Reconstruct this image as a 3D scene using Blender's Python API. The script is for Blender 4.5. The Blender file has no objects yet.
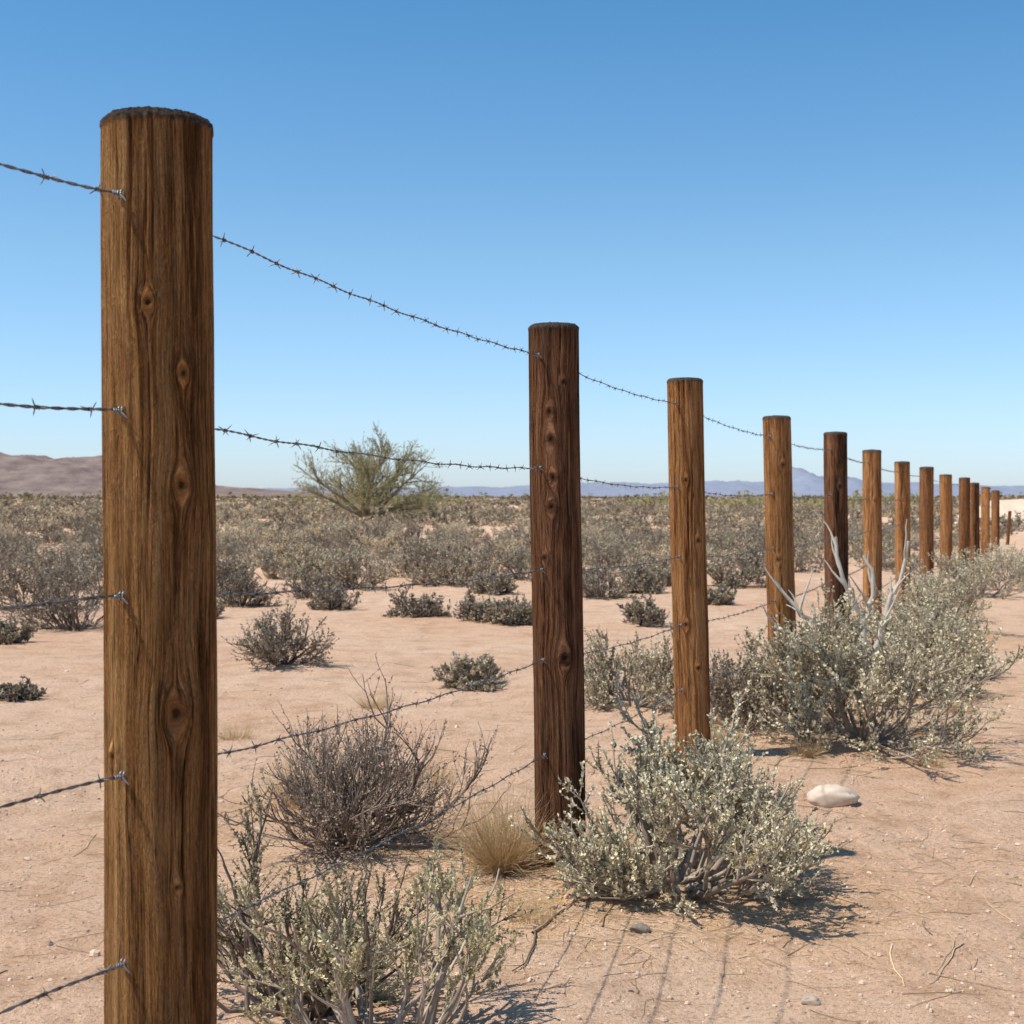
import bpy, math, numpy as np
from mathutils import Vector
rng = np.random.default_rng(7)
scene = bpy.context.scene
scene.view_settings.view_transform='Standard'
scene.view_settings.look='None'
scene.view_settings.exposure=0
CAMZ=1.13

# ------------------------------------------------------------ helpers
def norm(a):
    return a/np.maximum(np.linalg.norm(a,axis=-1,keepdims=True),1e-9)

class MB:
    """quad mesh builder"""
    def __init__(s): s.V=[];s.F=[];s.M=[];s.T=[];s.S=[];s.n=0
    def add(s,V,F,mat,tint,smooth=True):
        V=np.asarray(V,dtype=np.float64).reshape(-1,3);F=np.asarray(F).reshape(-1,4)
        s.V.append(V);s.F.append(F+s.n);s.n+=len(V)
        s.M.append(np.full(len(F),mat,dtype=np.int32))
        s.T.append(np.broadcast_to(np.asarray(tint,dtype=np.float64).reshape(-1),(len(V),)) if np.size(tint)==1 else np.asarray(tint).reshape(-1))
        s.S.append(np.full(len(F),smooth))
    def arrays(s):
        return (np.concatenate(s.V),np.concatenate(s.F),np.concatenate(s.M),np.concatenate(s.T),np.concatenate(s.S))
    def obj(s,name,mats,loc=(0,0,0),rot=0.0):
        return mkobj(name,*s.arrays(),mats,loc,rot)

def mkobj(name,V,F,M,T,S,mats,loc=(0,0,0),rot=0.0,extra=None):
    me=bpy.data.meshes.new(name)
    me.vertices.add(len(V)); me.vertices.foreach_set('co',V.astype(np.float32).ravel())
    me.loops.add(len(F)*4); me.loops.foreach_set('vertex_index',F.astype(np.int32).ravel())
    me.polygons.add(len(F))
    me.polygons.foreach_set('loop_start',(np.arange(len(F))*4).astype(np.int32))
    me.polygons.foreach_set('loop_total',np.full(len(F),4,dtype=np.int32))
    for m in mats: me.materials.append(m)
    me.polygons.foreach_set('material_index',M.astype(np.int32))
    me.polygons.foreach_set('use_smooth',S.astype(bool))
    a=me.attributes.new('tint','FLOAT','POINT'); a.data.foreach_set('value',T.astype(np.float32))
    if extra:
        for k,v in extra.items():
            if v.ndim==2:
                a=me.attributes.new(k,'FLOAT_VECTOR','POINT'); a.data.foreach_set('vector',v.astype(np.float32).ravel())
            else:
                a=me.attributes.new(k,'FLOAT','POINT'); a.data.foreach_set('value',v.astype(np.float32))
    me.update(calc_edges=True)
    o=bpy.data.objects.new(name,me); scene.collection.objects.link(o)
    o.location=loc; o.rotation_euler=(0,0,rot)
    return o

def tubes(mb,P,R,sides,mat,tint):
    """P (N,K,3) R (N,K)"""
    N,K,_=P.shape
    if N==0: return
    T=np.empty_like(P); T[:,1:-1]=P[:,2:]-P[:,:-2]; T[:,0]=P[:,1]-P[:,0]; T[:,-1]=P[:,-1]-P[:,-2]
    T=norm(T)
    ref=np.where(np.abs(T[:,:1,2:3])>0.8,np.array([1.,0,0]),np.array([0,0,1.]))
    ref=np.broadcast_to(ref,T.shape)
    A=norm(np.cross(T,ref)); B=np.cross(T,A)
    ang=np.arange(sides)*2*math.pi/sides
    ring=P[:,:,None,:]+R[:,:,None,None]*(A[:,:,None,:]*np.cos(ang)[None,None,:,None]+B[:,:,None,:]*np.sin(ang)[None,None,:,None])
    V=ring.reshape(-1,3)
    idx=np.arange(N*K*sides).reshape(N,K,sides)
    nx=np.roll(idx,-1,axis=2)
    F=np.stack([idx[:,:-1],nx[:,:-1],nx[:,1:],idx[:,1:]],axis=-1).reshape(-1,4)
    tint=np.asarray(tint,dtype=float)
    if tint.size==N: tint=np.repeat(tint.reshape(-1),K*sides)
    mb.add(V,F,mat,tint)

def sines(seed,octs,f0,amp0,gain=0.5,lac=2.0,k=5):
    r=np.random.default_rng(seed); c=[]
    f=f0;a=amp0
    for o in range(octs):
        for i in range(k):
            th=r.uniform(0,2*math.pi); ff=f*r.uniform(.7,1.4)
            c.append((math.cos(th)*ff,math.sin(th)*ff,r.uniform(0,6.28),a/math.sqrt(k)))
        f*=lac;a*=gain
    def fn(x,y):
        z=np.zeros_like(x,dtype=float)
        for cx,cy,p,a in c: z=z+a*np.sin(cx*x+cy*y+p)
        return z
    return fn

# ------------------------------------------------------------ ground height
mounds=[(.45,4.1,.55,.035),(.2,4.3,.45,.03),(1.35,6.6,.75,.06),(.75,5.9,.35,.05),(2.2,8.0,.9,.05),(3.4,11.4,1.0,.06),
        (-.5,4.5,.5,.02),(-.35,2.95,.45,.02),(5.3,15.8,1.3,.06),(-1.5,9.25,.5,.03)]
g_lo=sines(3,3,0.35,0.018); g_hi=sines(5,3,5.0,0.007,gain=.65); g_far=sines(9,2,0.03,0.10); g_mic=sines(19,3,28,0.0030,gain=.65,k=8)
g_msk=sines(23,2,2.2,1.0)
def ground(x,y):
    x=np.asarray(x,dtype=float);y=np.asarray(y,dtype=float)
    d=np.sqrt(x*x+y*y)
    z=g_lo(x,y)*np.clip(1.2-d/60,0.,1)+g_hi(x,y)*np.clip(1.2-d/25,0,1)+g_far(x,y)*np.clip((d-15)/60,0,1)
    z=z+g_mic(x,y)*np.clip(1.2-d/10,0,1)*np.clip(.7+.6*g_msk(x,y),.15,1.4)
    for mx,my,r,h in mounds: z=z+h*np.exp(-((x-mx)**2+(y-my)**2)/(r*r*.7))
    return z

# ------------------------------------------------------------ materials
def newmat(name):
    m=bpy.data.materials.new(name); m.use_nodes=True
    nt=m.node_tree; b=nt.nodes['Principled BSDF']; b.inputs['Roughness'].default_value=.85
    b.inputs['Specular IOR Level'].default_value=.2
    return m,nt,b
def N(nt,t,**kw):
    n=nt.nodes.new(t)
    for k,v in kw.items(): setattr(n,k,v)
    return n
def ramp(nt,fac,stops,interp='LINEAR'):
    r=N(nt,'ShaderNodeValToRGB'); cr=r.color_ramp; cr.interpolation=interp
    while len(cr.elements)<len(stops): cr.elements.new(.5)
    for e,(p,c) in zip(cr.elements,stops):
        e.position=p; e.color=(c[0],c[1],c[2],1) if not np.isscalar(c) else (c,c,c,1)
    nt.links.new(fac,r.inputs[0]); return r.outputs[0]
def mth(nt,op,a,b=None,c=None,clamp=False):
    n=N(nt,'ShaderNodeMath',operation=op); n.use_clamp=clamp
    for i,v in enumerate((a,b,c)):
        if v is None: continue
        if isinstance(v,(int,float)): n.inputs[i].default_value=v
        else: nt.links.new(v,n.inputs[i])
    return n.outputs[0]
def mix(nt,fac,a,b,mode='MIX'):
    n=N(nt,'ShaderNodeMix',data_type='RGBA',blend_type=mode)
    for sock,v in ((n.inputs[0],fac),(n.inputs[6],a),(n.inputs[7],b)):
        if isinstance(v,(int,float)): sock.default_value=v
        elif isinstance(v,tuple): sock.default_value=(v[0],v[1],v[2],1)
        else: nt.links.new(v,sock)
    return n.outputs[2]
def attr(nt,name):
    return N(nt,'ShaderNodeAttribute',attribute_name=name)
def noise(nt,vec,scale,detail=4,rough=.55,sc3=None):
    if sc3 is not None:
        m=N(nt,'ShaderNodeVectorMath',operation='MULTIPLY'); nt.links.new(vec,m.inputs[0]); m.inputs[1].default_value=sc3; vec=m.outputs[0]
    n=N(nt,'ShaderNodeTexNoise'); n.inputs['Scale'].default_value=scale; n.inputs['Detail'].default_value=detail; n.inputs['Roughness'].default_value=rough
    nt.links.new(vec,n.inputs['Vector']); return n.outputs['Fac']
def bump(nt,h,dist,strength=1.0,prev=None):
    b=N(nt,'ShaderNodeBump'); b.inputs['Distance'].default_value=dist; b.inputs['Strength'].default_value=strength
    nt.links.new(h,b.inputs['Height'])
    if prev is not None: nt.links.new(prev,b.inputs['Normal'])
    return b.outputs[0]

def tintmat(name,stops,rough=.85,spec=.2,nscale=None,transl=0.0):
    m,nt,b=newmat(name)
    a=attr(nt,'tint')
    f=a.outputs['Fac']
    if nscale:
        g=N(nt,'ShaderNodeNewGeometry')
        n=noise(nt,g.outputs['Position'],nscale,3)
        f=mth(nt,'ADD',f,mth(nt,'MULTIPLY',mth(nt,'SUBTRACT',n,.5),.8),clamp=True)
    c=ramp(nt,f,stops)
    nt.links.new(c,b.inputs['Base Color']); b.inputs['Roughness'].default_value=rough; b.inputs['Specular IOR Level'].default_value=spec
    if transl>0:
        t=N(nt,'ShaderNodeBsdfTranslucent'); nt.links.new(c,t.inputs['Color'])
        mx=N(nt,'ShaderNodeMixShader'); mx.inputs[0].default_value=transl
        nt.links.new(b.outputs[0],mx.inputs[1]); nt.links.new(t.outputs[0],mx.inputs[2])
        nt.links.new(mx.outputs[0],nt.nodes['Material Output'].inputs['Surface'])
    return m

mat_bark=tintmat('shrub_bark',[(0,(.11,.078,.058)),(.5,(.31,.24,.18)),(1,(.58,.48,.38))],nscale=60)
mat_bark_dark=tintmat('dry_bush_bark',[(0,(.085,.060,.047)),(.5,(.24,.178,.135)),(1,(.48,.38,.30))],nscale=60)
mat_bark_pale=tintmat('dead_wood',[(0,(.30,.26,.21)),(.5,(.55,.49,.40)),(1,(.70,.64,.52))],nscale=40)
mat_leaf=tintmat('sage_leaf',[(0,(.25,.20,.12)),(.35,(.52,.45,.295)),(.7,(.74,.655,.44)),(1,(.82,.74,.52))],transl=.12,spec=.1)
mat_leaf_gr=tintmat('sage_leaf_green',[(0,(.20,.16,.09)),(.5,(.52,.45,.27)),(1,(.78,.69,.43))],transl=.12,spec=.1)
mat_leaf_dry=tintmat('dry_leaf',[(0,(.20,.145,.10)),(.5,(.42,.33,.235)),(1,(.62,.51,.38))],transl=.1)
mat_field_bark=tintmat('field_bark',[(0,(.14,.105,.078)),(1,(.33,.265,.20))])
mat_field_leaf=tintmat('field_leaf',[(0,(.19,.142,.105)),(.3,(.31,.255,.185)),(.6,(.48,.415,.29)),(.85,(.66,.55,.37)),(1,(.79,.63,.40))],transl=.08,spec=.1)
mat_far=tintmat('far_scrub_leaf',[(0,(.19,.165,.11)),(.5,(.30,.255,.15)),(1,(.48,.385,.23))])
mat_straw=tintmat('straw',[(0,(.44,.28,.13)),(.5,(.70,.49,.26)),(1,(.80,.65,.40))],rough=.6,transl=.2)
mat_twig=tintmat('twig_litter',[(0,(.16,.11,.075)),(.5,(.42,.29,.17)),(1,(.74,.58,.36))])
mat_rock=tintmat('rock',[(0,(.20,.16,.13)),(.5,(.50,.38,.285)),(1,(.72,.58,.45))],nscale=25)
mat_peb=tintmat('pebble',[(0,(.24,.18,.145)),(.25,(.50,.355,.255)),(.7,(.66,.48,.345)),(1,(.80,.64,.48))])
mat_tree_leaf=tintmat('palo_verde_leaf',[(0,(.25,.235,.10)),(.5,(.40,.37,.18)),(1,(.55,.49,.27))],transl=.2)
mat_tree_bark=tintmat('palo_verde_bark',[(0,(.13,.11,.07)),(1,(.34,.30,.18))])

m,nt,b=newmat('galvanised_wire'); mat_wire=m
g=N(nt,'ShaderNodeNewGeometry'); n=noise(nt,g.outputs['Position'],90,3)
nt.links.new(ramp(nt,n,[(.35,(.10,.085,.075)),(.55,(.22,.21,.20)),(.75,(.34,.34,.345))]),b.inputs['Base Color'])
b.inputs['Metallic'].default_value=.7; b.inputs['Roughness'].default_value=.5
m,nt,b=newmat('staple_steel'); mat_steel=m
b.inputs['Base Color'].default_value=(.30,.305,.32,1); b.inputs['Metallic'].default_value=.85; b.inputs['Roughness'].default_value=.42

# ground
m,nt,b=newmat('desert_sand'); mat_ground=m
g=N(nt,'ShaderNodeNewGeometry'); pos=g.outputs['Position']
n_big=noise(nt,pos,.45,5,.6); n_med=noise(nt,pos,5,6,.65); n_fin=noise(nt,pos,70,5,.7); n_mic=noise(nt,pos,320,3,.7)
c=ramp(nt,n_big,[(.3,(.76,.475,.305)),(.5,(.84,.565,.39)),(.72,(.88,.63,.455))])
c=mix(nt,.85,c,ramp(nt,n_med,[(.3,(.72,.64,.56)),(.5,(.98,.955,.93)),(.7,(1.08,1.08,1.08))]),'MULTIPLY')
c=mix(nt,.95,c,ramp(nt,n_fin,[(.3,(.50,.43,.38)),(.47,(.95,.935,.915)),(.62,(1.0,1.0,1.0)),(.75,(1.15,1.15,1.15))]),'MULTIPLY')
c=mix(nt,.75,c,ramp(nt,n_mic,[(.3,(.50,.46,.43)),(.5,(1,1,1)),(.7,(1.15,1.15,1.15))]),'MULTIPLY')
la=attr(nt,'litter').outputs['Fac']
lf=mth(nt,'MULTIPLY',la,ramp(nt,noise(nt,pos,9,5,.7),[(.38,0.),(.6,1.)]),clamp=True)
c=mix(nt,mth(nt,'MULTIPLY',lf,.8),c,(.64,.36,.12))
vor=N(nt,'ShaderNodeTexVoronoi'); vor.inputs['Scale'].default_value=75; nt.links.new(pos,vor.inputs['Vector'])
peb=ramp(nt,vor.outputs['Distance'],[(.18,1.),(.38,0.)])
pm=mth(nt,'MULTIPLY',peb,ramp(nt,noise(nt,pos,3.2,4,.7),[(.40,0.),(.58,1.)]))
vc=N(nt,'ShaderNodeSeparateColor'); nt.links.new(vor.outputs['Color'],vc.inputs[0])
c=mix(nt,mth(nt,'MULTIPLY',pm,.55),c,ramp(nt,vc.outputs[0],[(0,(.36,.245,.175)),(.5,(.68,.47,.33)),(1,(.84,.66,.49))]))
nt.links.new(c,b.inputs['Base Color']); b.inputs['Roughness'].default_value=.95; b.inputs['Specular IOR Level'].default_value=.1
bb=bump(nt,n_med,.035,.8); bb=bump(nt,noise(nt,pos,22,5,.75),.024,1.,bb); bb=bump(nt,n_fin,.011,1.,bb); bb=bump(nt,n_mic,.003,1.,bb)
nt.links.new(bb,b.inputs['Normal'])

def wood(name,dark,mid,light,grey=.0,seed=0.):
    m,nt,b=newmat(name)
    w0=attr(nt,'warp').outputs['Vector']
    ad=N(nt,'ShaderNodeVectorMath',operation='ADD'); nt.links.new(w0,ad.inputs[0]); ad.inputs[1].default_value=(seed*3.1,seed*1.7,seed*5.3); w=ad.outputs[0]
    kn=attr(nt,'knot').outputs['Fac']; cap=attr(nt,'cap').outputs['Fac']; stn=attr(nt,'tint').outputs['Fac']
    nb=noise(nt,w,1,3,.5,(24,24,1.5)); nm=noise(nt,w,1,6,.72,(120,120,3.2)); nf=noise(nt,w,1,5,.75,(520,520,13)); nl=noise(nt,w,1,2,.5,(11,11,.55))
    ns=noise(nt,w,1,5,.8,(900,900,120))
    grain=mth(nt,'SINE',mth(nt,'MULTIPLY',nl,120.))
    f=mth(nt,'ADD',mth(nt,'MULTIPLY',nb,.50),mth(nt,'MULTIPLY',nm,.70))
    f=mth(nt,'ADD',f,mth(nt,'MULTIPLY',mth(nt,'SUBTRACT',nf,.5),.65))
    f=mth(nt,'ADD',f,mth(nt,'MULTIPLY',grain,.03))
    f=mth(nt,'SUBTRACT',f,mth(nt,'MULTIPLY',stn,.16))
    c=ramp(nt,f,[(.32,tuple(x*.5 for x in dark)),(.44,dark),(.58,mid),(.80,light)])
    gy=mth(nt,'MULTIPLY',ramp(nt,noise(nt,w,1,6,.75,(70,70,7)),[(.46,0.),(.62,1.)]),grey)
    c=mix(nt,gy,c,tuple(x*.65+y for x,y in zip(mid,(.12,.10,.08))))
    # drying cracks
    cr=noise(nt,w,1,3,.5,(75,75,1.3))
    crk=ramp(nt,mth(nt,'ABSOLUTE',mth(nt,'SUBTRACT',cr,.43)),[(.0,1.),(.016,0.)])
    crm=mth(nt,'MULTIPLY',crk,ramp(nt,noise(nt,w,1,2,.5,(20,20,3.4)),[(.42,0.),(.50,1.)]))
    c=mix(nt,mth(nt,'MULTIPLY',crm,.9),c,(.022,.012,.007))
    c=mix(nt,.8,c,ramp(nt,nf,[(.3,(.38,.34,.30)),(.48,(1,1,1)),(.7,(1.35,1.32,1.28))]),'MULTIPLY')
    c=mix(nt,.75,c,ramp(nt,ns,[(.32,(.45,.42,.40)),(.5,(1,1,1)),(.68,(1.38,1.38,1.38))]),'MULTIPLY')
    # knots
    ring=mth(nt,'SINE',mth(nt,'MULTIPLY',mth(nt,'ADD',kn,mth(nt,'MULTIPLY',ns,.35)),17.))
    kc=mix(nt,mth(nt,'ADD',mth(nt,'MULTIPLY',ring,.18),.65,clamp=True),tuple(x*.70 for x in mid),tuple(x*.7 for x in dark))
    ks=mth(nt,'MULTIPLY',mth(nt,'ADD',kn,mth(nt,'MULTIPLY',mth(nt,'SUBTRACT',ns,.5),.5)),.4)
    c=mix(nt,ramp(nt,ks,[(.30,.9),(.42,.55),(.60,0.)]),c,kc)
    c=mix(nt,ramp(nt,ks,[(.05,.9),(.15,.7),(.26,0.)]),c,(.018,.010,.006))
    cc=ramp(nt,noise(nt,w,1,5,.75,(190,190,190)),[(.35,(.055,.043,.034)),(.6,(.18,.14,.11)),(.75,(.29,.235,.185))])
    c=mix(nt,cap,c,cc)
    nt.links.new(c,b.inputs['Base Color']); b.inputs['Roughness'].default_value=.95; b.inputs['Specular IOR Level'].default_value=.05
    bb=bump(nt,f,.007,.9); bb=bump(nt,nf,.0032,1.,bb); bb=bump(nt,ns,.0014,.9,bb)
    inv=mth(nt,'SUBTRACT',1.,crm); bb=bump(nt,inv,.005,1.,bb)
    nt.links.new(bb,b.inputs['Normal'])
    return m

# ------------------------------------------------------------ world, sun, camera
el=math.radians(60); ph=math.radians(18)
S=Vector((-math.cos(el)*math.cos(ph),-math.cos(el)*math.sin(ph),math.sin(el)))
W=bpy.data.worlds.new("World"); scene.world=W; W.use_nodes=True
nt=W.node_tree; bg=nt.nodes['Background']; sky=nt.nodes.new('ShaderNodeTexSky'); sky.sky_type='NISHITA'
sky.sun_disc=False; sky.sun_elevation=el; sky.sun_rotation=math.atan2(S.x,S.y)
sky.air_density=1.0; sky.dust_density=0.5; sky.ozone_density=3.0; sky.altitude=300
tc=N(nt,'ShaderNodeTexCoord'); sp=N(nt,'ShaderNodeSeparateXYZ'); nt.links.new(tc.outputs['Generated'],sp.inputs[0])
# desert air: elevation tint over the Nishita sky
hz=ramp(nt,sp.outputs['Z'],[(0.0,(.80,.93,1.25)),(.06,(.80,.945,1.165)),(.17,(.745,.95,1.03)),(.34,(.47,.865,1.01)),(1.0,(.50,.85,.97))])
sc_=mix(nt,1.0,sky.outputs[0],hz,'MULTIPLY')
nt.links.new(sc_,bg.inputs[0]); bg.inputs[1].default_value=.15
L=bpy.data.lights.new('sun','SUN'); L.energy=5.0; L.angle=math.radians(.5); L.color=(1,.945,.85)
lo=bpy.data.objects.new('sun',L); scene.collection.objects.link(lo); lo.rotation_euler=S.to_track_quat('Z','Y').to_euler(); lo.location=(-8,-3,14)
cam=bpy.data.cameras.new('camera'); co=bpy.data.objects.new('camera',cam); scene.collection.objects.link(co)
co.location=(0,0,CAMZ); co.rotation_euler=(math.radians(90),0,0)
cam.lens=1400/1024*36; cam.sensor_width=36; cam.shift_y=-15/1024; cam.clip_start=.05; cam.clip_end=12000
cam.dof.use_dof=True; cam.dof.focus_distance=3.2; cam.dof.aperture_fstop=13
scene.camera=co

# ------------------------------------------------------------ ground sheet
th=np.concatenate([np.linspace(-36,36,560),np.linspace(36,324,150)[1:-1]])
th=np.radians(th); r=np.concatenate([[.15],np.geomspace(.6,2.4,60)[:-1],np.geomspace(2.4,25,600)[:-1],np.geomspace(25,5200,220)])
TH,R_=np.meshgrid(th,r); X=R_*np.sin(TH); Y=R_*np.cos(TH); Z=ground(X,Y)
V=np.stack([X,Y,Z],-1).reshape(-1,3); nr,nth=X.shape
idx=np.arange(nr*nth).reshape(nr,nth); nx=np.roll(idx,-1,axis=1)
F=np.stack([idx[:-1],idx[1:],nx[1:],nx[:-1]],-1).reshape(-1,4)[:,::-1]
lit=np.zeros(len(V))
for (mx,my,rr,h) in [(.3,4.2,.5,1),(.75,5.9,.3,.9),(1.3,6.7,.6,.8),(2.2,8,.6,.8),(-.4,4.6,.45,.5),(-.6,5.1,.5,.55),(3.3,11,.7,.7),(.0,3.9,.35,.8),(.7,3.85,.35,.6)]:
    lit=np.maximum(lit,h*np.exp(-((V[:,0]-mx)**2+(V[:,1]-my)**2)/(rr*rr)))
mkobj('desert_ground',V,F,np.zeros(len(F)),np.zeros(len(V)),np.ones(len(F)),[mat_ground],extra={'litter':lit})

# ------------------------------------------------------------ fence posts
PAL={
 'gold':((.17,.070,.023),(.42,.19,.064),(.63,.345,.138),.34),
 'dark':((.050,.023,.012),(.165,.068,.031),(.36,.17,.08),.34),
 'orange':((.145,.056,.020),(.38,.163,.056),(.60,.31,.125),.32),
 'brown':((.075,.032,.014),(.22,.092,.034),(.42,.20,.08),.25)}
posts=[
 (-2.19,-.26,1.64,.073,0,'gold',[]),
 (-.4716,1.892,1.645,.0735,-.007,'gold',[(4,1.383,.008),(38,1.292,.0075),(36,1.146,.010),(30,.848,.014),(-42,.788,.009),(30,.62,.005),(-20,.30,.010)]),
 (.1486,4.204,1.652,.075,-.024,'dark',[(-14,1.382,.012),(-12,1.300,.015),(-8,1.187,.013),(-12,1.10,.014),(12,.655,.018),(-30,.95,.009),(20,1.47,.008)]),
 (.7626,5.882,1.632,.075,-.038,'orange',[(-10,1.2,.011),(25,.95,.011),(-20,.6,.012),(15,.42,.010)]),
 (1.4545,7.487,1.567,.075,-.040,'orange',[(10,1.3,.013),(-20,.8,.012)]),
 (2.167,9.333,1.567,.077,-.01,'dark',[(5,1.2,.014)]),
 (3.055,11.86,1.534,.078,-.006,'orange',[(5,1.1,.014)]),
 (4.204,15.05,1.516,.08,-.01,'orange',[(-10,1.1,.014)]),
 (5.181,17.5,1.512,.086,.0,'brown',[]),
 (6.207,20.,1.457,.086,-.01,'orange',[]),
 (7.167,22.2,1.444,.086,.01,'brown',[]),
 (8.12,24.56,1.386,.084,-.01,'brown',[]),
 (9.09,26.9,1.327,.082,.01,'orange',[]),
 (10.29,29.8,1.277,.085,.0,'brown',[]),
 (11.82,33.4,.80,.04,.06,'brown',[]),
]
def make_post(i,px,py,H,R,lean,pal,knots):
    nu,nv=(176,520) if i==1 else ((128,330) if i in(2,3) else ((64,140) if i<6 else (32,60)))
    bury=.25
    rs=np.random.default_rng(100+i)
    v=np.linspace(-bury,H-.020,nv)
    tp=[]
    for t in np.linspace(0.12,1,7): tp.append((H-.020+.015*math.sin(t*math.pi/2),1-.15*(1-math.cos(t*math.pi/2))))
    for q in (.7,.5,.3,.12,.01): tp.append((H-.005+.005*(1-q),q*.85))
    zz=np.concatenate([v,[a for a,_ in tp]]); rr=np.concatenate([np.ones(nv),[b_ for _,b_ in tp]])
    capv=np.concatenate([np.where(v>H-.0235,.6,0),np.ones(len(tp))])
    ang=np.linspace(0,2*math.pi,nu,endpoint=False)
    A,Zz=np.meshgrid(ang,zz); RR=np.repeat(rr[:,None],nu,1)
    u=((A+math.pi)%(2*math.pi)-math.pi)*R
    wu=u.copy(); kn=np.full(u.shape,3.0); disp=np.zeros_like(u)
    kk=list(knots)
    for j in range(4): kk.append((rs.uniform(100,260),rs.uniform(.1,H-.2),rs.uniform(.008,.014)))
    for (ka,kz,ks) in kk:
        uk=((math.radians(ka)+math.pi)%(2*math.pi)-math.pi)*R
        du=(u-uk+math.pi*R)%(2*math.pi*R)-math.pi*R; dv=(Zz-kz)
        r2=du**2+(dv/1.2)**2
        r2l=du**2+(dv/2.0)**2
        wu=wu-du*np.minimum(1,(ks*1.15)**2/np.maximum(r2l,1e-9))*np.exp(-r2l/(ks*4)**2)
        wob=1+.12*np.sin(3*np.arctan2(dv,du)+ka)+.08*np.sin(7*np.arctan2(dv,du)+kz*9)
        kn=np.minimum(kn,np.sqrt(r2)/ks*wob)
        disp+=.0035*np.exp(-r2/(ks*1.7)**2)-.005*np.exp(-r2/(ks*.45)**2)
    wu=wu+.0026*np.sin(Zz*7+rs.uniform(0,6))+.0014*np.sin(Zz*19+u*30+rs.uniform(0,6))
    for k in range(2,6):
        p=rs.uniform(0,6.28); disp+=R*.02/k*np.sin(k*A+p+Zz*rs.uniform(-.5,.5))
    for k in (9,14,23,31):
        p=rs.uniform(0,6.28); disp+=.0007*np.sin(k*(wu/R)+p+.8*np.sin(Zz*rs.uniform(1,3)+p))
    disp+=.0012*np.sin(Zz*5.3+rs.uniform(0,6)+A)
    crack=np.zeros_like(disp)
    # long drying splits (real grooves) opening from the top and mid height
    for k in range(8 if i<6 else 0):
        ga=rs.uniform(-1.2,1.2) if k<6 else rs.uniform(2,4); z0=H if k%3==0 else rs.uniform(.3,1.4); ln_=rs.uniform(.10,.40)
        dg=((wu/R-ga+math.pi)%(2*math.pi)-math.pi)*R
        g_=np.exp(-(dg/.0015)**2)*np.exp(-((Zz-z0)/ln_)**4)
        disp-=.006*g_; crack=np.maximum(crack,g_)
    rad=(R+disp*np.clip(RR*1.2-.2,0,1))*RR
    t=np.clip(Zz/H,-.3,1)
    capm=np.repeat(capv[:,None],nu,1)
    rad=rad+capm*.0004*rs.normal(size=rad.shape)*(RR>.2)+.0012*(capm>.4)*(RR>.97)
    capm=np.clip(capm+(np.sin(A*13+i)+np.sin(A*29))*.12*(capm>0),0,1)
    Xp=np.sin(A)*rad+lean*t; Yp=-np.cos(A)*rad
    V=np.stack([Xp,Yp,Zz+capm*.0005*rs.normal(size=rad.shape)],-1).reshape(-1,3)
    n2=len(zz); idx=np.arange(n2*nu).reshape(n2,nu); nx=np.roll(idx,-1,axis=1)
    F=np.stack([idx[:-1],nx[:-1],nx[1:],idx[1:]],-1).reshape(-1,4)
    wa=wu/R; warp=np.stack([np.sin(wa)*R*RR,-np.cos(wa)*R*RR,Zz],-1).reshape(-1,3)
    st=np.zeros_like(A); ad=np.degrees((wa+math.pi)%(2*math.pi)-math.pi)
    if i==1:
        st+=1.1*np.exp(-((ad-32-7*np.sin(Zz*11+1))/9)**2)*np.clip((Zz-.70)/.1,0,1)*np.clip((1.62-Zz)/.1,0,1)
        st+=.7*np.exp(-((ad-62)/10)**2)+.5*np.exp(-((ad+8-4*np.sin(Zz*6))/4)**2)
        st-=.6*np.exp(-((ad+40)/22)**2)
    else:
        for k in range(5):
            a0=rs.uniform(-90,90); st+=rs.uniform(-.7,1.0)*np.exp(-((ad-a0-6*np.sin(Zz*rs.uniform(4,10)))/rs.uniform(6,18))**2)
    st+=.9*np.clip((.16-Zz)/.14,0,1)*.3+.6*np.clip((Zz-H+.10)/.08,0,1)*(.6+.4*np.sin(A*17+3*np.sin(A*5)))+1.6*crack
    d,mi,li,gr=PAL[pal]; j=1+rs.uniform(-.12,.12)
    mt=wood('fence_wood_%s'%pal,tuple(x*j for x in d),tuple(x*j for x in mi),tuple(x*j for x in li),gr,i*1.37)
    mkobj('wooden_fence_post',V,F,np.zeros(len(F)),st.reshape(-1),np.ones(len(F)),[mt],loc=(px,py,0),
          extra={'warp':warp,'knot':kn.reshape(-1),'cap':capm.reshape(-1)})
order=list(range(1,len(posts)))+[0]
for i in order: make_post(i,*posts[i])

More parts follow.
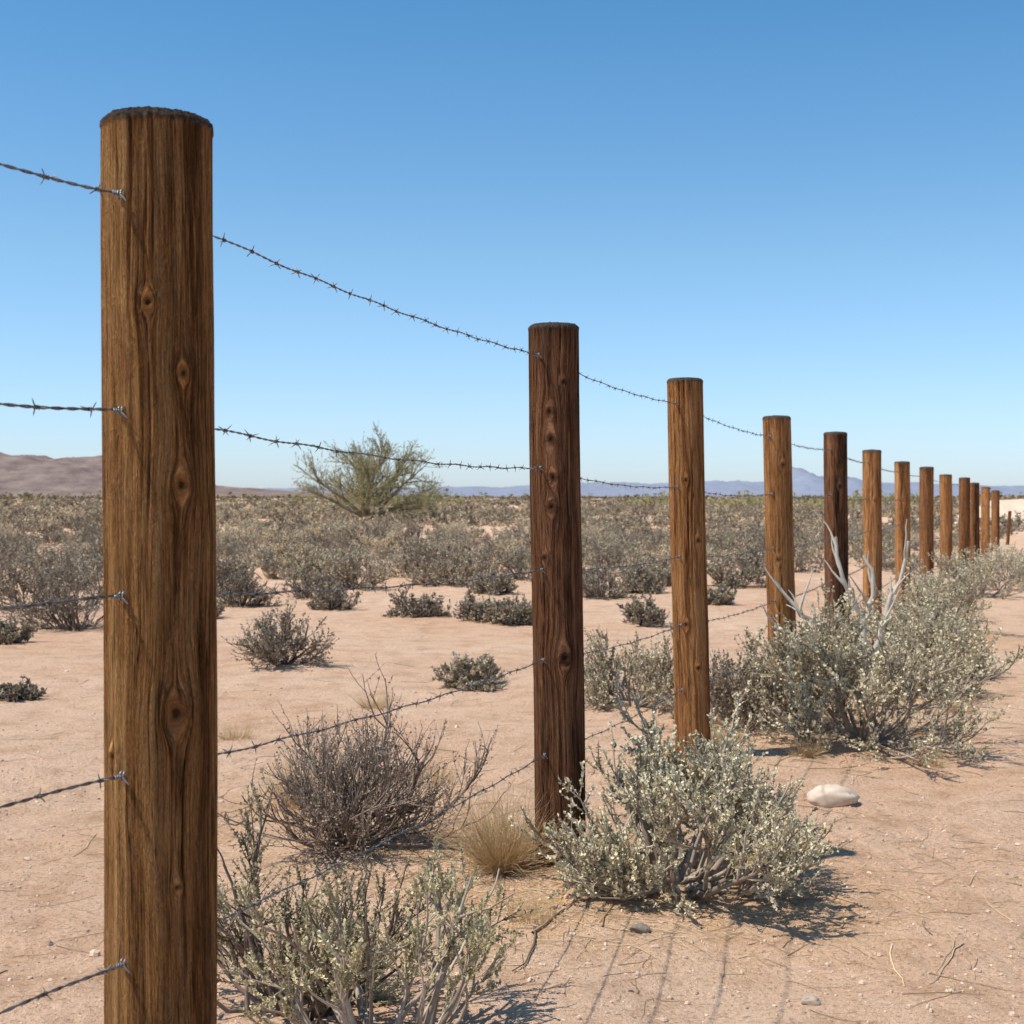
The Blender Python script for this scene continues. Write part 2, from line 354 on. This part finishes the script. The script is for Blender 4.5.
# ------------------------------------------------------------ barbed wire
wz={0:[1.52,1.24,1.0,.768,.524],1:[1.524,1.242,1.001,.767,.523],2:[1.55,1.216,.914,.648,.367],3:[1.52,1.172,.881,.598,.33],4:[1.45,1.146,.86,.58,.32]}
def wheights(i):
    if i in wz: return wz[i]
    H=posts[i][2]; return [H*k for k in(.923,.73,.55,.37,.2)]
for w in range(5):
    mb=MB()
    for i in range(0,13):
        def att(j):
            px,py,H,R=posts[j][:4]; z=wheights(j)[w]
            ox,oy=(-.031,-.0700) if j==1 else (-.046*R/.075,-.0635)
            return np.array([px+ox+posts[j][4]*z/H, py+oy, z])
        a,b_=att(i),att(i+1)
        if i==0:
            a=b_+ (np.array([-.497,-.868,0])*2.4)
        Ln=np.linalg.norm(b_-a); near=i<4
        sag=[.022,.022,.015,.018,.015][w]*(1 if i!=0 else .3)
        def path(t): 
            return a+(b_-a)*t[:,None]+np.array([0,0,-1])*(4*sag*t*(1-t))[:,None]+np.array([0,0,1])*(.0015*np.sin(t*Ln*21+w))[:,None]
        d=norm((b_-a)[None])[0]; A_=norm(np.cross(d,[0,0,1])[None])[0]; B_=np.cross(d,A_)
        if near:
            n=int(Ln/.0055); t=np.linspace(0,1,n); C=path(t); kk_=1.3 if i==0 else 1.0
            for s_ in (0,math.pi):
                p=t*Ln/.048*2*math.pi+s_
                P=C+.00095*kk_*(A_*np.cos(p)[:,None]+B_*np.sin(p)[:,None])
                tubes(mb,P[None],np.full((1,n),.00092*kk_),5,0,0)
        else:
            n=int(Ln/.06); t=np.linspace(0,1,n); C=path(t)
            tubes(mb,C[None],np.full((1,n),.0019),4,0,0)
        nb=int(Ln/.088)
        for k in range(nb):
            t0=(k+.5+rng.uniform(-.12,.12))/nb
            c=path(np.array([t0]))[0]
            skip=False
            for j in (i,i+1):
                if math.hypot(c[0]-posts[j][0],c[1]-posts[j][1])<posts[j][3]+.004: skip=True
            if skip: continue
            if i<6:
                m_=14; tt=np.linspace(0,1,m_); pp=tt*2*math.pi*2.2+rng.uniform(0,6)
                P=c+d*((tt-.5)*.008)[:,None]+.0026*(A_*np.cos(pp)[:,None]+B_*np.sin(pp)[:,None])
                tubes(mb,P[None],np.full((1,m_),.0008),4,0,0)
            ph0=rng.uniform(0,6.28); Ps=[];
            for q in range(4):
                an=ph0+q*math.pi/2+rng.uniform(-.3,.3); o=(A_*math.cos(an)+B_*math.sin(an)); sd=(-1 if q%2 else 1)
                p0=c+d*sd*.003+o*.002; dr=norm((o+d*sd*rng.uniform(.2,.6))[None])[0]
                Ps.append(np.stack([p0-dr*.002,p0+dr*.006,p0+dr*rng.uniform(.009,.012)]))
            rb=.0009 if i<3 else .0013
            tubes(mb,np.array(Ps),np.tile([rb,rb*.9,rb*.12],(4,1)),4,0,0)
        R=posts[i+1][3]; cx,cy=posts[i+1][0],posts[i+1][1]
        nrm=norm(np.array([[b_[0]-cx,b_[1]-cy,0]]))[0]; tg=np.array([nrm[1],-nrm[0],0])
        tt=np.linspace(0,math.pi,9)
        for off in (-.0025,.003):
            P=b_+tg*off+np.array([0,0,1])*(np.cos(tt)*.0055)[:,None]+nrm*(np.sin(tt)*.0045-.001)[:,None]
            tubes(mb,P[None],np.full((1,9),.0013),6,1,0)
        tt=np.linspace(0,1,22); pp=tt*2*math.pi*3.2
        P=b_-d*.004+(-d)*(tt*.012)[:,None]+.0026*(A_*np.cos(pp)[:,None]+B_*np.sin(pp)[:,None])
        tubes(mb,P[None],np.full((1,22),.0009),5,1,0)
        P=np.stack([b_-d*.004,b_+np.array([.004,-.006,-.004]),b_+np.array([.009,-.007,-.010])]); tubes(mb,P[None],np.array([[.0013,.0012,.001]]),5,1,0)
    mb.obj('barbed_wire',[mat_wire,mat_steel])

# ------------------------------------------------------------ shrubs
def grow(r,start,d,length,K,curl,up):
    Nn=len(start); P=np.empty((Nn,K,3)); P[:,0]=start; d=norm(d)
    for k in range(1,K):
        d=norm(d+r.normal(size=(Nn,3))*curl+np.array([0,0,up]))
        P[:,k]=P[:,k-1]+d*(length/(K-1))[:,None]
    return P
def kids(r,P,n,t0,t1,spread):
    Nn,K,_=P.shape; ix=r.integers(0,Nn,n); t=r.uniform(t0,t1,n)*(K-1); k=np.minimum(t.astype(int),K-2); f=(t-k)[:,None]
    a=P[ix,k]; b_=P[ix,k+1]
    return a*(1-f)+b_*f, norm(norm(b_-a)+r.normal(size=(n,3))*spread), ix
def leaves(mb,r,P,n,L,Wd,mat,tint0,tintv,t0=.15,spread=.8):
    s,d,ix=kids(r,P,n,t0,1.0,spread)
    tw=r.normal(size=len(P))*tintv*.8
    ln=(L*r.uniform(.6,1.35,n))[:,None]; wv=norm(np.cross(d,r.normal(size=(n,3))))*(Wd*r.uniform(.7,1.3,n))[:,None]
    V=np.stack([s,s+d*ln*.5+wv,s+d*ln,s+d*ln*.5-wv],1)
    T=np.clip(tint0+r.normal(size=n)*tintv*.7+tw[ix],0,1)
    mb.add(V.reshape(-1,3),np.arange(4*n).reshape(n,4),mat,np.repeat(T,4),False)
def shrub(seed,w,h,n0=26,n1=170,n2=800,nl=9000,L=.012,Wd=.0028,r0=.007,upright=.0,curl=.16,tl=.55,tv=.2,sides=4,mb=None,base=.12,tbark=.45,bias=(0,0),n3=0,k1=.25,ls=.8,sub=1.0,up1=.10):
    r=np.random.default_rng(seed); mb=mb or MB()
    az=r.uniform(0,2*math.pi,n0); se=r.uniform(.10+upright,1,n0)**(.85); e=np.arcsin(se)
    D=np.stack([np.cos(az)*np.cos(e)+bias[0],np.sin(az)*np.cos(e)+bias[1],np.sin(e)],-1); D=norm(D)
    ch=np.hypot(D[:,0],D[:,1]); rad=1/np.sqrt((ch/(w/2))**2+(D[:,2]/h)**2)
    lump=1+.22*np.sin(az*2+seed)+.15*np.sin(az*5+seed*2)
    ln=rad*r.uniform(.55,.92,n0)*lump
    st=np.stack([np.cos(az)*base*w*.5*r.uniform(0,1,n0),np.sin(az)*base*w*.5*r.uniform(0,1,n0),np.full(n0,-.02)],-1)
    D0=norm(D+np.array([0,0,-.15]))
    P0=grow(r,st,D0,ln,9,curl,.06); P0[:,1:,2]=np.maximum(P0[:,1:,2],.012)
    rr=r0*r.uniform(.6,1.3,n0)
    tubes(mb,P0,rr[:,None]*np.linspace(1,.34,9)[None],max(sides,3)+1 if sides>3 else 3,0,tbark+r.normal(size=n0)*.15)
    s,d,ix=kids(r,P0,n1,k1,1,.5)
    P1=grow(r,s,d,.30*min(w*.6,h)*r.uniform(.6,1.4,n1)*1.1*sub,5,curl,up1); P1[:,1:,2]=np.maximum(P1[:,1:,2],.01)
    tubes(mb,P1,(r0*.36*r.uniform(.7,1.2,n1))[:,None]*np.linspace(1,.5,5)[None],sides,0,tbark+r.normal(size=n1)*.15)
    s,d,ix=kids(r,P1,n2,.2,1,.45)
    P2=grow(r,s,d,.17*min(w*.6,h)*r.uniform(.5,1.5,n2)*1.1*sub,4,curl*.7,.16); P2[:,1:,2]=np.maximum(P2[:,1:,2],.008)
    tubes(mb,P2,(r0*.17*r.uniform(.7,1.2,n2))[:,None]*np.linspace(1,.5,4)[None],3,0,tbark+.1+r.normal(size=n2)*.15)
    if nl: leaves(mb,r,P2,nl,L,Wd,1,tl,tv,spread=ls)
    return mb
def place(name,x,y,mb,mats,rot=0):
    return mb.obj(name,mats,(x,y,float(ground(x,y))),rot)

# sagebrush beside second post: thick pale stems, leafy plumes at the ends
place('sagebrush',.48,4.00,shrub(11,.70,.64,n0=38,n1=260,n2=1500,nl=38000,L=.0115,Wd=.0042,r0=.0115,tl=.62,tv=.26,base=.30,bias=(.08,-.05),tbark=.55,k1=.55,curl=.18,ls=.65,sub=.95,up1=.22,upright=.03),[mat_bark,mat_leaf])
place('dry_desert_bush',-.50,4.48,shrub(21,.70,.45,n0=46,n1=360,n2=1700,nl=9000,L=.009,Wd=.0028,r0=.008,upright=.1,tl=.40,tv=.25,tbark=.45,curl=.17,k1=.4,up1=.2),[mat_bark_dark,mat_leaf_dry])
# foreground bushes
place('sagebrush',-.27,2.88,shrub(31,.50,.43,n0=24,n1=90,n2=330,nl=21000,L=.0075,Wd=.0030,r0=.008,upright=.4,curl=.15,tl=.62,tv=.24,tbark=.7,ls=.55,k1=.4,base=.5,sub=1.1),[mat_bark,mat_leaf_gr])
place('dry_desert_bush',-.47,3.08,shrub(33,.56,.44,n0=36,n1=180,n2=620,nl=15000,L=.0075,Wd=.0028,r0=.0075,upright=.35,curl=.13,tl=.22,tv=.25,tbark=.3,ls=.6,base=.4),[mat_bark_dark,mat_leaf_gr])
row=[(41,1.58,6.30,.98,.64,36,260,1400,23000,mat_leaf,.5),(42,1.10,6.62,.58,.46,30,240,900,5500,mat_leaf_dry,.35),
 (43,1.30,6.95,.6,.50,24,200,700,8000,mat_leaf,.35),
 (44,2.15,7.75,.85,.52,26,220,1000,11000,mat_leaf,.5),(45,2.62,8.8,.8,.52,26,200,900,9000,mat_leaf,.45),
 (46,.67,7.6,.68,.48,26,220,900,9000,mat_leaf,.35),(47,3.45,11.3,.95,.55,26,200,900,8000,mat_leaf,.5),
 (48,3.95,12.9,.8,.5,24,160,700,6000,mat_leaf,.5),(49,5.1,15.4,1.0,.55,24,160,700,6000,mat_leaf,.5),(50,5.9,16.9,1.0,.55,24,160,700,5000,mat_leaf,.55),(51,6.9,19.4,1.1,.5,24,120,500,4500,mat_leaf,.5)]
for sd,x,y,w,h,a,b1,c1,nl,ml,tl in row:
    place('sagebrush',x,y,shrub(sd,w,h,n0=a,n1=b1,n2=c1,nl=nl,L=.013*(1+y/40),Wd=.0046*(1+y/30),r0=.0105,tl=tl,tv=.26,base=.25,tbark=.5,k1=.5,curl=.19,ls=.7,up1=.18),[mat_bark,ml],rot=sd)
mid=[(61,-1.5,9.25,.68,.42,.3),(62,-.22,8.4,.42,.22,.55),(63,-3.77,12.1,1.0,.60,.3),(64,-4.75,14,1.1,.62,.35),(65,-1.9,17,1.0,.52,.55),(66,-1.8,14,.55,.27,.25),
 (67,-.9,13.1,.5,.26,.25),(68,-.31,12.7,.38,.36,.3),(69,.03,12.4,.45,.34,.35),(70,1.0,15.4,.7,.38,.3),(71,1.48,16.2,.6,.36,.45),(72,-2.85,14.6,.7,.38,.2),
 (73,2.75,17.4,.9,.38,.4),(74,-3.3,21,.85,.55,.95),(75,-2.8,7.9,.34,.11,.3),(76,-5.6,13.2,1.0,.50,.3),(77,-4.2,18.5,1.1,.5,.4),(78,3.6,20.5,.8,.4,.4),(79,-4.3,16.3,.8,.4,.2),
 (80,-2.6,19,.9,.45,.7),(81,-.8,17.5,1.0,.5,.6),(82,.2,19,1.1,.5,.45),(83,1.9,19,1.0,.45,.65),(84,-3.4,16.6,.9,.45,.35),(85,-1.1,19.5,1.0,.55,.35),(86,.7,17.2,.7,.35,.25),
 (87,-2.2,15.6,.6,.32,.3),(88,-5.4,17,1.1,.5,.5),(89,-6.2,15.5,1.1,.55,.3),(90,1.9,17.6,.6,.3,.55),(91,-.2,16,.5,.28,.4),(92,-3.9,10.8,.5,.2,.35),(93,2.1,14.6,.5,.25,.4),(94,1.15,12.3,.45,.25,.35),(95,-2.9,12.9,.5,.25,.35)]
for sd,x,y,w,h,tl in mid:
    dry=tl<.33
    place('desert_shrub',x,y,shrub(sd,w,h*.92,n0=34,n1=200,n2=750,nl=4200 if dry else 7500,L=.015*(1+y/40),Wd=.0048*(1+y/25),r0=.008*(1+y/30),tl=tl,tv=.22,base=.3,tbark=.4,sides=3,k1=.35),[mat_bark_dark,mat_field_leaf],rot=sd)

# dead branches behind the right hand sagebrush
r=np.random.default_rng(88); mb=MB()
mains=[[(0,0,0),(-.10,.02,.30),(-.22,.0,.44),(-.34,-.02,.50),(-.44,0,.66)],[(0,0,0),(.02,0,.35),(-.04,0,.55),(-.12,0,.72),(-.13,.02,.90)],
 [(0,0,0),(.08,0,.32),(.12,0,.52),(.20,0,.66),(.24,0,.86)],[(.02,0,0),(.0,.04,.4),(.08,.04,.62),(.04,.05,.80)],[(0,0,0),(-.15,0,.3),(-.30,0,.38),(-.46,.0,.42)]]
for M_ in mains:
    M_=np.array(M_,float); tt=np.linspace(0,1,14); q=np.linspace(0,1,len(M_)); P=np.stack([np.interp(tt,q,M_[:,k]) for k in range(3)],-1)
    P[1:-1]=(P[:-2]+P[1:-1]*2+P[2:])/4; P+=r.normal(size=P.shape)*.007; P[0]-=np.array([0,0,.03])
    tubes(mb,P[None],np.linspace(.021,.007,14)[None],7,0,.45)
    s,d,ix=kids(r,P[None],5,.35,.95,.6); P1=grow(r,s,d+np.array([0,0,.4]),r.uniform(.08,.24,5),6,.15,.1)
    tubes(mb,P1,np.tile(np.linspace(.009,.0025,6),(5,1)),5,0,.5)
place('dead_branches',1.80,7.2,mb,[mat_bark_pale])

# grass tufts
def tuft(seed,w,h,n,rad=.0009):
    r=np.random.default_rng(seed); mb=MB(); az=r.uniform(0,6.28,n); e=r.uniform(.5,1.5,n)
    st=np.stack([np.cos(az),np.sin(az),np.zeros(n)],-1)*(w*.22*r.uniform(0,1,n)**.5)[:,None]
    d=np.stack([np.cos(az)*np.cos(e),np.sin(az)*np.cos(e),np.sin(e)],-1)
    P=grow(r,st,d,h*r.uniform(.35,1.15,n),6,.14,-.05); P[:,1:,2]=np.maximum(P[:,1:,2],.004)
    tubes(mb,P,np.tile(np.linspace(rad,rad*.25,6),(n,1)),3,0,np.clip(r.normal(.5,.25,n),0,1)); return mb
for (x,y,w,h,n,sd) in [(-.03,4.17,.20,.25,1100,5),(-.72,5.15,.55,.2,700,6),(.68,5.5,.3,.12,500,8),(1.25,5.95,.2,.10,250,9),(-.35,5.6,.5,.09,250,10),
    (.28,3.95,.3,.07,220,14),(.05,3.75,.3,.06,160,15),(1.75,5.9,.25,.08,150,16),(2.3,7.2,.3,.1,200,17),(-1.3,6.6,.3,.09,160,18),(.95,6.3,.3,.12,300,19),(-.75,7.6,.3,.10,200,20),(2.9,9.6,.4,.12,250,21)]:
    place('dry_grass_tuft',x,y,tuft(sd,w,h,n),[mat_straw])

def field(name,templ,pts,sc,rot,tint,mats,zs=1.0):
    VV=[];FF=[];MM=[];TT=[];SS=[];n=0
    rs=np.random.default_rng(4)
    for (x,y),s,a,t in zip(pts,sc,rot,tint):
        V,F,M,T,S_=templ[rs.integers(len(templ))]
        c_,s_=math.cos(a),math.sin(a)
        Vn=np.stack([(V[:,0]*c_-V[:,1]*s_)*s,(V[:,0]*s_+V[:,1]*c_)*s,V[:,2]*s*zs*rs.uniform(.75,1.15)],-1)+np.array([x,y,float(ground(x,y))])
        VV.append(Vn);FF.append(F+n);n+=len(V);MM.append(M);TT.append(np.clip(T+t,0,1));SS.append(S_)
    mkobj(name,np.concatenate(VV),np.concatenate(FF),np.concatenate(MM),np.concatenate(TT),np.concatenate(SS),mats)
xf=np.array([p[0] for p in posts]); yf=np.array([p[1] for p in posts])
fence_x=lambda y: np.interp(y,yf,xf)+np.maximum(0,y-33.4)*.42
def scatter(n,r0,r1,amax,seed,mind,dens=None,bias=-1.2):
    rs=np.random.default_rng(seed); out=[]; cells={}
    for _ in range(n):
        rr=math.sqrt(rs.uniform(r0*r0,r1*r1)); a=rs.uniform(-amax,amax); x=rr*math.sin(a); y=rr*math.cos(a)
        if y<60 and x>fence_x(y)-.6: continue
        if dens is not None and dens(np.array(x),np.array(y))<rs.uniform(bias,.7): continue
        k=(int(x//mind),int(y//mind)); ok=True
        for i in(-1,0,1):
            for j in(-1,0,1):
                for q in cells.get((k[0]+i,k[1]+j),()):
                    if (q[0]-x)**2+(q[1]-y)**2<mind*mind: ok=False
        if ok: cells.setdefault(k,[]).append((x,y)); out.append((x,y))
    return np.array(out)
dn=sines(77,2,.22,1.0)
tA=[shrub(200+i,1,.44+.06*(i%3),n0=22,n1=100,n2=320,nl=[1400,2500,2900,2600,1800,2800][i],L=.030,Wd=.011,r0=.009,tl=.25,tv=.18,sides=3,tbark=.5,base=.35).arrays() for i in range(6)]
tB=[shrub(220+i,1,.44+.06*(i%3),n0=12,n1=40,n2=90,nl=560,L=.06,Wd=.023,r0=.013,tl=.25,tv=.18,sides=3,tbark=.5,base=.35).arrays() for i in range(5)]
tC=[shrub(240+i,1,.45,n0=5,n1=10,n2=20,nl=110,L=.16,Wd=.058,r0=.02,tl=.25,tv=.16,sides=3,tbark=.5,base=.4).arrays() for i in range(5)]
rs=np.random.default_rng(55)
def tt_(n): return rs.choice([-.1,.05,.2,.36,.68],n,p=[.20,.25,.25,.19,.11])+rs.normal(size=n)*.05
pA=scatter(2300,19.5,42,.62,1,.68,dn,-1.7); field('sagebrush_field',tA,pA,rs.uniform(.45,1.1,len(pA)),rs.uniform(0,6.28,len(pA)),tt_(len(pA)),[mat_field_bark,mat_field_leaf],.95)
pB=scatter(7000,42,110,.60,2,1.0,dn,-1.6); field('sagebrush_field',tB,pB,rs.uniform(.55,1.4,len(pB)),rs.uniform(0,6.28,len(pB)),tt_(len(pB)),[mat_field_bark,mat_field_leaf],.85)
pC=scatter(6000,110,420,.58,3,2.0); field('sagebrush_field',tC,pC,rs.uniform(1.0,2.3,len(pC)),rs.uniform(0,6.28,len(pC)),tt_(len(pC)),[mat_field_bark,mat_field_leaf],.75)
pD=scatter(1700,300,1300,.58,8,4.0); field('distant_scrub',tC,pD,rs.uniform(3.0,6.5,len(pD)),rs.uniform(0,6.28,len(pD)),rs.uniform(-.2,.5,len(pD)),[mat_field_bark,mat_far],.8)
pE=np.stack([rs.uniform(10,34,40),rs.uniform(105,150,40)],-1); field('creosote_thicket',tB,pE,rs.uniform(2.0,3.4,40),rs.uniform(0,6,40),rs.uniform(.1,.6,40),[mat_field_bark,mat_tree_leaf],.8)
pF=np.stack([rs.uniform(-32,-4,26),rs.uniform(120,160,26)],-1); field('creosote_thicket',tB,pF,rs.uniform(2.0,3.2,26),rs.uniform(0,6,26),rs.uniform(.0,.4,26),[mat_field_bark,mat_tree_leaf],.75)

# ------------------------------------------------------------ palo verde tree
def tree(seed):
    r=np.random.default_rng(seed); mb=MB(); n0=14
    az=np.linspace(0,6.28,n0,endpoint=False)+r.normal(size=n0)*.25; e=np.tile([.34,.7,1.2,.5,1.0,1.45,.28],2)+r.normal(size=n0)*.06
    st=np.stack([np.cos(az)*.18,np.sin(az)*.18,np.full(n0,.30)],-1)
    D=np.stack([np.cos(az)*np.cos(e),np.sin(az)*np.cos(e),np.sin(e)],-1)
    P=np.array([[[0,0,-.2],[.02,0,.15],[0,0,.42]]],float); tubes(mb,P,np.array([[.30,.24,.2]]),10,0,.2)
    rad=1/np.sqrt((np.cos(e)/3.9)**2+(np.sin(e)/3.5)**2)
    P0=grow(r,st,D,rad*.70,9,.08,.0); tubes(mb,P0,np.tile(np.linspace(.11,.035,9),(n0,1)),6,0,.25)
    s,d,_=kids(r,P0,140,.3,1,.42); P1=grow(r,s,d,r.uniform(.7,1.3,140),6,.12,.05); tubes(mb,P1,np.tile(np.linspace(.034,.014,6),(140,1)),4,0,.5)
    s,d,_=kids(r,P1,950,.15,1,.45); P2=grow(r,s,d,r.uniform(.35,.9,950),5,.1,.05); tubes(mb,P2,np.tile(np.linspace(.013,.006,5),(950,1)),3,0,.9)
    s,d,_=kids(r,P2,2800,.1,1,.4); P3=grow(r,s,d,r.uniform(.2,.5,2800),4,.08,.02); tubes(mb,P3,np.tile(np.linspace(.006,.004,4),(2800,1)),3,0,1.)
    leaves(mb,r,P3,30000,.06,.015,1,.5,.25,spread=.5)
    return mb
place('palo_verde_tree',-6.2,60,tree(3),[mat_tree_bark,mat_tree_leaf])

# ------------------------------------------------------------ rocks, pebbles, litter
def qsphere(n):
    V=[];F=[]
    g=np.linspace(-1,1,n+1)
    for ax in range(3):
        for sg in(-1,1):
            a,b_=np.meshgrid(g,g,indexing='ij'); c_=np.full_like(a,sg); k=[None]*3; k[ax]=c_; k[(ax+1)%3]=a; k[(ax+2)%3]=b_
            P=np.stack(k,-1).reshape(-1,3); o=sum(len(v) for v in V); V.append(P)
            i=np.arange((n+1)**2).reshape(n+1,n+1)+o
            q=np.stack([i[:-1,:-1],i[1:,:-1],i[1:,1:],i[:-1,1:]],-1).reshape(-1,4)
            F.append(q if sg>0 else q[:,::-1])
    V=np.concatenate(V);F=np.concatenate(F)
    key=np.round(V*1000).astype(int); _,first,inv=np.unique(key,axis=0,return_index=True,return_inverse=True)
    V=V[first];F=inv.reshape(-1)[F]
    return norm(V),F
QV,QF=qsphere(10); PV,PF=qsphere(2)
def rock(x,y,sx,sy,sz,seed,tint,name='rock',rot=0):
    r=np.random.default_rng(seed); d=np.ones(len(QV))
    for k in range(9):
        w=r.normal(size=3)*(1.5+k*.7); d+=.13/(1+k*.6)*np.sin(QV@w+r.uniform(0,6))
    for k in range(5):
        nn=norm(r.normal(size=(1,3)))[0]; h=QV@nn; d=np.where(h*d>.8,.8/np.maximum(h,.1),d)
    V=QV*d[:,None]*np.array([sx,sy,sz])/2
    mb=MB(); mb.add(V,QF,0,tint+r.normal(size=len(V))*.03); mb.obj(name,[mat_rock],(x,y,float(ground(x,y))+sz*.22),rot)
rock(1.18,5.14,.20,.13,.10,1,.7)
rock(.33,3.62,.05,.04,.03,2,.05); rock(.68,3.2,.045,.04,.025,3,.35)
rock(-.05,3.58,.03,.03,.02,6,.3); rock(1.95,4.6,.04,.03,.02,7,.6); rock(-1.1,4.0,.035,.03,.02,8,.4)
mb=MB(); r=np.random.default_rng(12); n=17000
rr=np.sqrt(r.uniform(2.6**2,11**2,n)*r.uniform(.08,1,n)); rr=np.maximum(rr,2.4); a=r.uniform(-.5,.5,n); x=rr*np.sin(a); y=rr*np.cos(a)
sz=(.0015+.0019*r.exponential(.8,n)); sz=np.minimum(sz,.013)
nv=len(PV); dd=1+r.normal(size=(n,nv))*.16
V=PV[None]*dd[:,:,None]*sz[:,None,None]*r.uniform(.6,1.3,(n,1,3)); V[:,:,2]*=.75
V+=np.stack([x,y,ground(x,y)+sz*.2],-1)[:,None,:]
mb.add(V.reshape(-1,3),(PF[None]+(np.arange(n)*nv)[:,None,None]).reshape(-1,4),0,np.repeat(np.clip(r.beta(2,1.6,n),0,1),nv),False)
mb.obj('gravel',[mat_peb])
mb=MB(); r=np.random.default_rng(13)
def litter(n,cx,cy,sx,sy,l0,l1,rad,t):
    x=r.normal(cx,sx,n); y=r.normal(cy,sy,n); a=r.uniform(0,6.28,n); l=r.uniform(l0,l1,n); K=6
    P=np.empty((n,K,3)); P[:,0,0]=x;P[:,0,1]=y; 
    for k in range(1,K):
        a=a+r.normal(size=n)*.16; P[:,k,0]=P[:,k-1,0]+np.cos(a)*l/(K-1); P[:,k,1]=P[:,k-1,1]+np.sin(a)*l/(K-1)
    P[:,:,2]=ground(P[:,:,0],P[:,:,1])+rad+.003*r.uniform(0,1,(n,1))
    ok=P[:,:,1].min(1)>2
    tubes(mb,P[ok],(np.full(n,rad)*r.uniform(.5,1.4,n))[ok][:,None]*np.linspace(1,.5,K)[None],4,0,np.clip(r.normal(t,.2,n),0,1)[ok])
litter(1100,.30,4.00,.33,.24,.02,.12,.0010,.7); litter(500,-.35,4.3,.35,.3,.03,.12,.0009,.55); litter(300,1.3,6.3,.5,.4,.04,.2,.0014,.5)
litter(260,.1,3.6,.5,.25,.03,.14,.0009,.5); litter(220,1.2,4.2,.6,.5,.03,.2,.0009,.5); litter(160,-.9,4.5,.7,.8,.03,.2,.0009,.5); litter(300,.8,6.2,1.6,1.6,.04,.25,.0013,.5)
litter(6,1.1,3.7,.2,.2,.2,.32,.0018,.8); litter(3,.05,3.65,.1,.1,.3,.4,.0035,.2); litter(3,-1.15,4.6,.1,.1,.25,.35,.0015,.95)
mb.obj('twig_litter',[mat_twig])

# ------------------------------------------------------------ hills and mountains
def ridge(name,ctrl,y0,depth,seed,stops,rough,scale):
    cx=np.array([c[0] for c in ctrl],float); chh=np.array([c[1] for c in ctrl],float)
    nx_,ny_=520,70; xs=np.linspace(cx[0],cx[-1],nx_); vs=np.linspace(-1,1,ny_); XX,VV=np.meshgrid(xs,vs)
    hh=np.interp(XX,cx,chh)
    f=sines(seed,6,scale,1.0,gain=.6); nz=f(XX,VV*depth); nz=nz-.8*np.abs(f(XX*1.3+50,VV*depth*.5))
    prof=np.clip(1-np.abs(VV)**1.3,0,1)
    ZZ=hh*prof*(1.06+rough*nz)-(1.5 if depth>50 else .15)
    V=np.stack([XX,y0+VV*depth,ZZ],-1).reshape(-1,3); idx=np.arange(nx_*ny_).reshape(ny_,nx_)
    F=np.stack([idx[:-1,:-1],idx[:-1,1:],idx[1:,1:],idx[1:,:-1]],-1).reshape(-1,4)
    m,nt,b=newmat(name+'_rock'); g=N(nt,'ShaderNodeNewGeometry'); n=noise(nt,g.outputs['Position'],scale*3,6,.65)
    c=ramp(nt,n,stops); nt.links.new(c,b.inputs['Base Color']); b.inputs['Specular IOR Level'].default_value=0
    if depth>50: nt.links.new(bump(nt,n,8/scale*.01,.6),b.inputs['Normal'])
    mkobj(name,V,F,np.zeros(len(F)),np.zeros(len(V)),np.ones(len(F)),[m])
ridge('rocky_hill',[(-1500,0),(-1200,60),(-900,75),(-700,66),(-560,56),(-500,53),(-440,47),(-400,36),(-330,16),(-230,8),(-80,4),(60,0)],1500,240,5,[(.35,(.17,.122,.11)),(.5,(.235,.175,.152)),(.7,(.30,.225,.19))],.10,.016)
ridge('distant_mountain',[(-1600,0),(-900,30),(-500,28),(-220,32),(60,38),(200,42),(420,42),(640,46),(760,50),(800,68),(835,88),(880,90),(930,78),(990,82),(1050,62),(1150,44),(1300,38),(1500,36),(1900,50),(2600,0)],4200,300,6,[(.3,(.225,.245,.31)),(.7,(.27,.29,.36))],.10,.012)  # blue-grey base colour has the distance haze painted into it
ridge('sandy_bank',[(18.5,0),(19.6,.7),(20.6,1.05),(24,1.15),(30,1.1),(40,1.2),(50,0)],60,3.5,9,[(.3,(.60,.46,.33)),(.7,(.74,.58,.43))],.06,.4)
